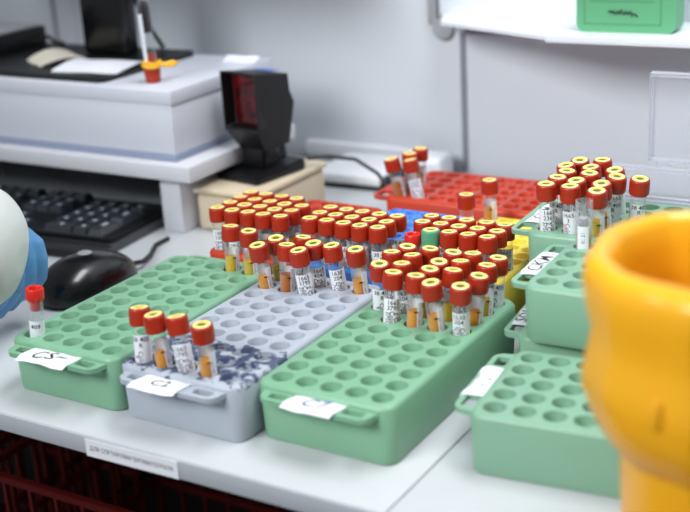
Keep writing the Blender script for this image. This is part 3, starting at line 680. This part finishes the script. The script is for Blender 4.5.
bm.faces.new(A); bm.faces.new(B[::-1]); front = None
for i in range(n):
    f = bm.faces.new((A[i], B[i], B[(i+1) % n], A[(i+1) % n]))
    if i == 0: front = f
bmesh.ops.recalc_face_normals(bm, faces=bm.faces[:])
for v in bm.verts:
    if abs(v.co.z-hz) < .01: v.co.x *= .72
r = bmesh.ops.inset_region(bm, faces=[front], thickness=.14, depth=0)
r = bmesh.ops.extrude_discrete_faces(bm, faces=[front]); f2 = r['faces'][0]
for v in f2.verts: v.co.y += .75; v.co.x *= .92; v.co.z = (v.co.z-hz-2.4)*.92+hz+2.4
f2.material_index = 0
b.addbm(bm, M['black']); o = b.build('head', t, ang=30)
bv = o.modifiers.new('Bevel', 'BEVEL'); bv.width = .0009; bv.segments = 2; bv.limit_method = 'ANGLE'
b = MB(); b.box(-hx+.32, hx-.24, -.72, -.68, hz+1.4, hz+3.95, M['scan']); b.build('scan_window', t)
b = MB(); b.box(-.5, .6, -.5, .3, hz+4.1, hz+4.14, M['bluest'], 0, 1, Matrix.Translation((0, 0, 0)) @ Matrix.Rotation(-.16, 4, 'X')); o = b.build('blue_sticker', t); o.location = (0, 0, 0)
b = MB(); b.tube([(1.3, 2.2, .45), (2.3, 2.9, .5), (3.6, 3.6, .35), (4.8, 4.0, -.4), (5.8, 3.9, -1.3), (6.3, 3.6, -2.2), (6.8, 3.2, -2.25)], .11, M['black']); b.build('cable', t)
t = thing('power_adapter', 'flat white device with a black underside on the desk by the wall', 'device', (-12.9, 29.4, -2.2), .05)
b = MB(); b.box(-3.3, 1.3, -2.3, 2.4, .22, .85, M['white'], .15, 3); b.build('cover', t)
b = MB(); b.box(-3.25, 1.75, -2.4, 2.4, 0, .24, M['black'], .06); b.box(1.2, 1.7, -2.2, 2.3, .2, .7, M['black'], .1); b.build('underside', t)
b = MB(); b.box(-1.3, 1.4, -.9, 1.2, 0, 1.45, M['white'], .35, 4); b.box(-1.0, 1.1, -.95, -.85, .3, 1.1, M['unit'], .04)
o = b.build('socket_box'); o.location = V(-10.4, 30.8, -2.2); tag(o, 'small rounded white box on the desk behind the big red rack', 'box')
# ------------------------------------------------------------------ translucent food container
t = thing('clear_container', 'translucent frosted plastic container with its lid open behind the tube racks', 'container', (6.9, 21.4, -2.2))
b = MB(); L0 = rrect(-3.3, 3.3, -2.2, 2.2, .8); L1 = rrect(-3.0, 3.0, -1.9, 1.9, .7)
b.wall(L1, 0, .05, M['frost']); n = len(L0)
for (LA, za, LB, zb) in ((L1, 0, L0, 3.9), ([(x*.97, y*.97) for x, y in L1], .12, [(x*.97, y*.97) for x, y in L0], 3.9)):
    b.add([(x, y, za) for x, y in LA]+[(x, y, zb) for x, y in LB], [(i, (i+1) % n, n+(i+1) % n, n+i) for i in range(n)], M['frost'])
b.sheet([L1], .05, M['frost']); b.plate([rrect(-3.5, 3.5, -2.4, 2.4, .9), rrect(-3.25, 3.25, -2.15, 2.15, .8)[::-1]], 3.8, 3.98, M['frost']); b.build('tub', t)
b = MB(); b.box(-1.6, 3.5, 2.5, 2.62, 4.25, 8.5, M['frost'], .1, 3)
for x0, x1, z0, z1 in ((-1.6, -1.4, 4.3, 8.5), (3.3, 3.5, 4.3, 8.5), (-1.6, 3.5, 8.3, 8.5), (-1.6, 3.5, 4.2, 4.4)): b.box(x0, x1, 2.3, 2.75, z0, z1, M['frost'], .06)
b.box(-1.2, -.6, 2.3, 2.6, 3.95, 4.3, M['frost'], .05); b.box(2.4, 3.0, 2.3, 2.6, 3.95, 4.3, M['frost'], .05); b.build('lid', t)

# ------------------------------------------------------------------ cabinet shelf, green box, hinge
t = thing('wall_cabinet', 'white wall cabinet shelf with an angled flap along the top right', 'cabinet', (4, 33, 6.9))
b = MB(); b.plate([[(-5.2, -6.0), (24, -6.0), (24, -.05), (-13.9, -.05), (-12.75, -2.85)]], .1, .32, M['shelf']); b.build('flap_board', t, smooth=False)
b = MB(); b.box(-5.2, 24, -6.05, -.1, -.03, .08, M['riser'], .03); b.build('shelf_board', t)
b = MB(); b.box(-13.95, 24, -.6, 0, .33, 9, M['shelf'], .03); b.build('back_or_added_panel', t)
b = MB(); b.lathe([(.001, .36), (.6, .34), (.68, .25), (.68, 0)], M['grey'], 28)
bm_mtx = Matrix.Rotation(PI/2, 4, 'X')
b.v = [tuple(bm_mtx @ Vector(v)) for v in b.v]; b.box(-.95, -.35, -.25, 0, 0.2, 10, M['grey'], .05)
o = b.build('wall_bracket'); o.location = V(-9.95, 32.98, 6.35); tag(o, 'round grey bracket with an upright rail on the wall left of the cabinet', 'bracket')
t = thing('green_box', 'green carton with dark script lettering standing on the wall cabinet shelf', 'box', (2.45, 29.3, 7.22), .02)
b = MB(); lp = rrect(-2.55, 2.55, 0, 6, .4, 4)
pts0 = [(x, -.8, y) for x, y in lp]; pts1 = [(x, .75, y) for x, y in lp]; n = len(lp)
b.add(pts0+pts1, [tuple(range(n)), tuple(range(2*n-1, n-1, -1))]+[(i, n+i, n+(i+1) % n, (i+1) % n) for i in range(n)], M['tapegreen']); b.build('carton', t, ang=30)
b = MB()
def frame(x0, x1, z0, z1, w, m, y):
    for a, b_, c, d in ((x0, x1, z0, z0+w), (x0, x1, z1-w, z1), (x0, x0+w, z0, z1), (x1-w, x1, z0, z1)): b.box(a, b_, y-.01, y, c, d, m)
frame(-2.15, 1.85, .4, 5.5, .07, M['tapegreend'], -.8); b.box(-1.8, 1.5, -.81, -.8, 1.55, 1.62, M['tapegreend'])
b.build('printed_border', t, smooth=False)
b = MB()  # upside-down script word, too blurred to spell
rnd = random.Random(5); pts = []
for i in range(49): u = i/48; pts.append((-.85+1.5*u, -.83, 1.02+.09*math.sin(u*44)+(.13 if i in (4, 5, 20, 21) else 0)-(.14*(u > .8)*abs(math.sin(u*30)))))
b.tube(pts, .035, M['ink'], 5); b.build('script_word', t)
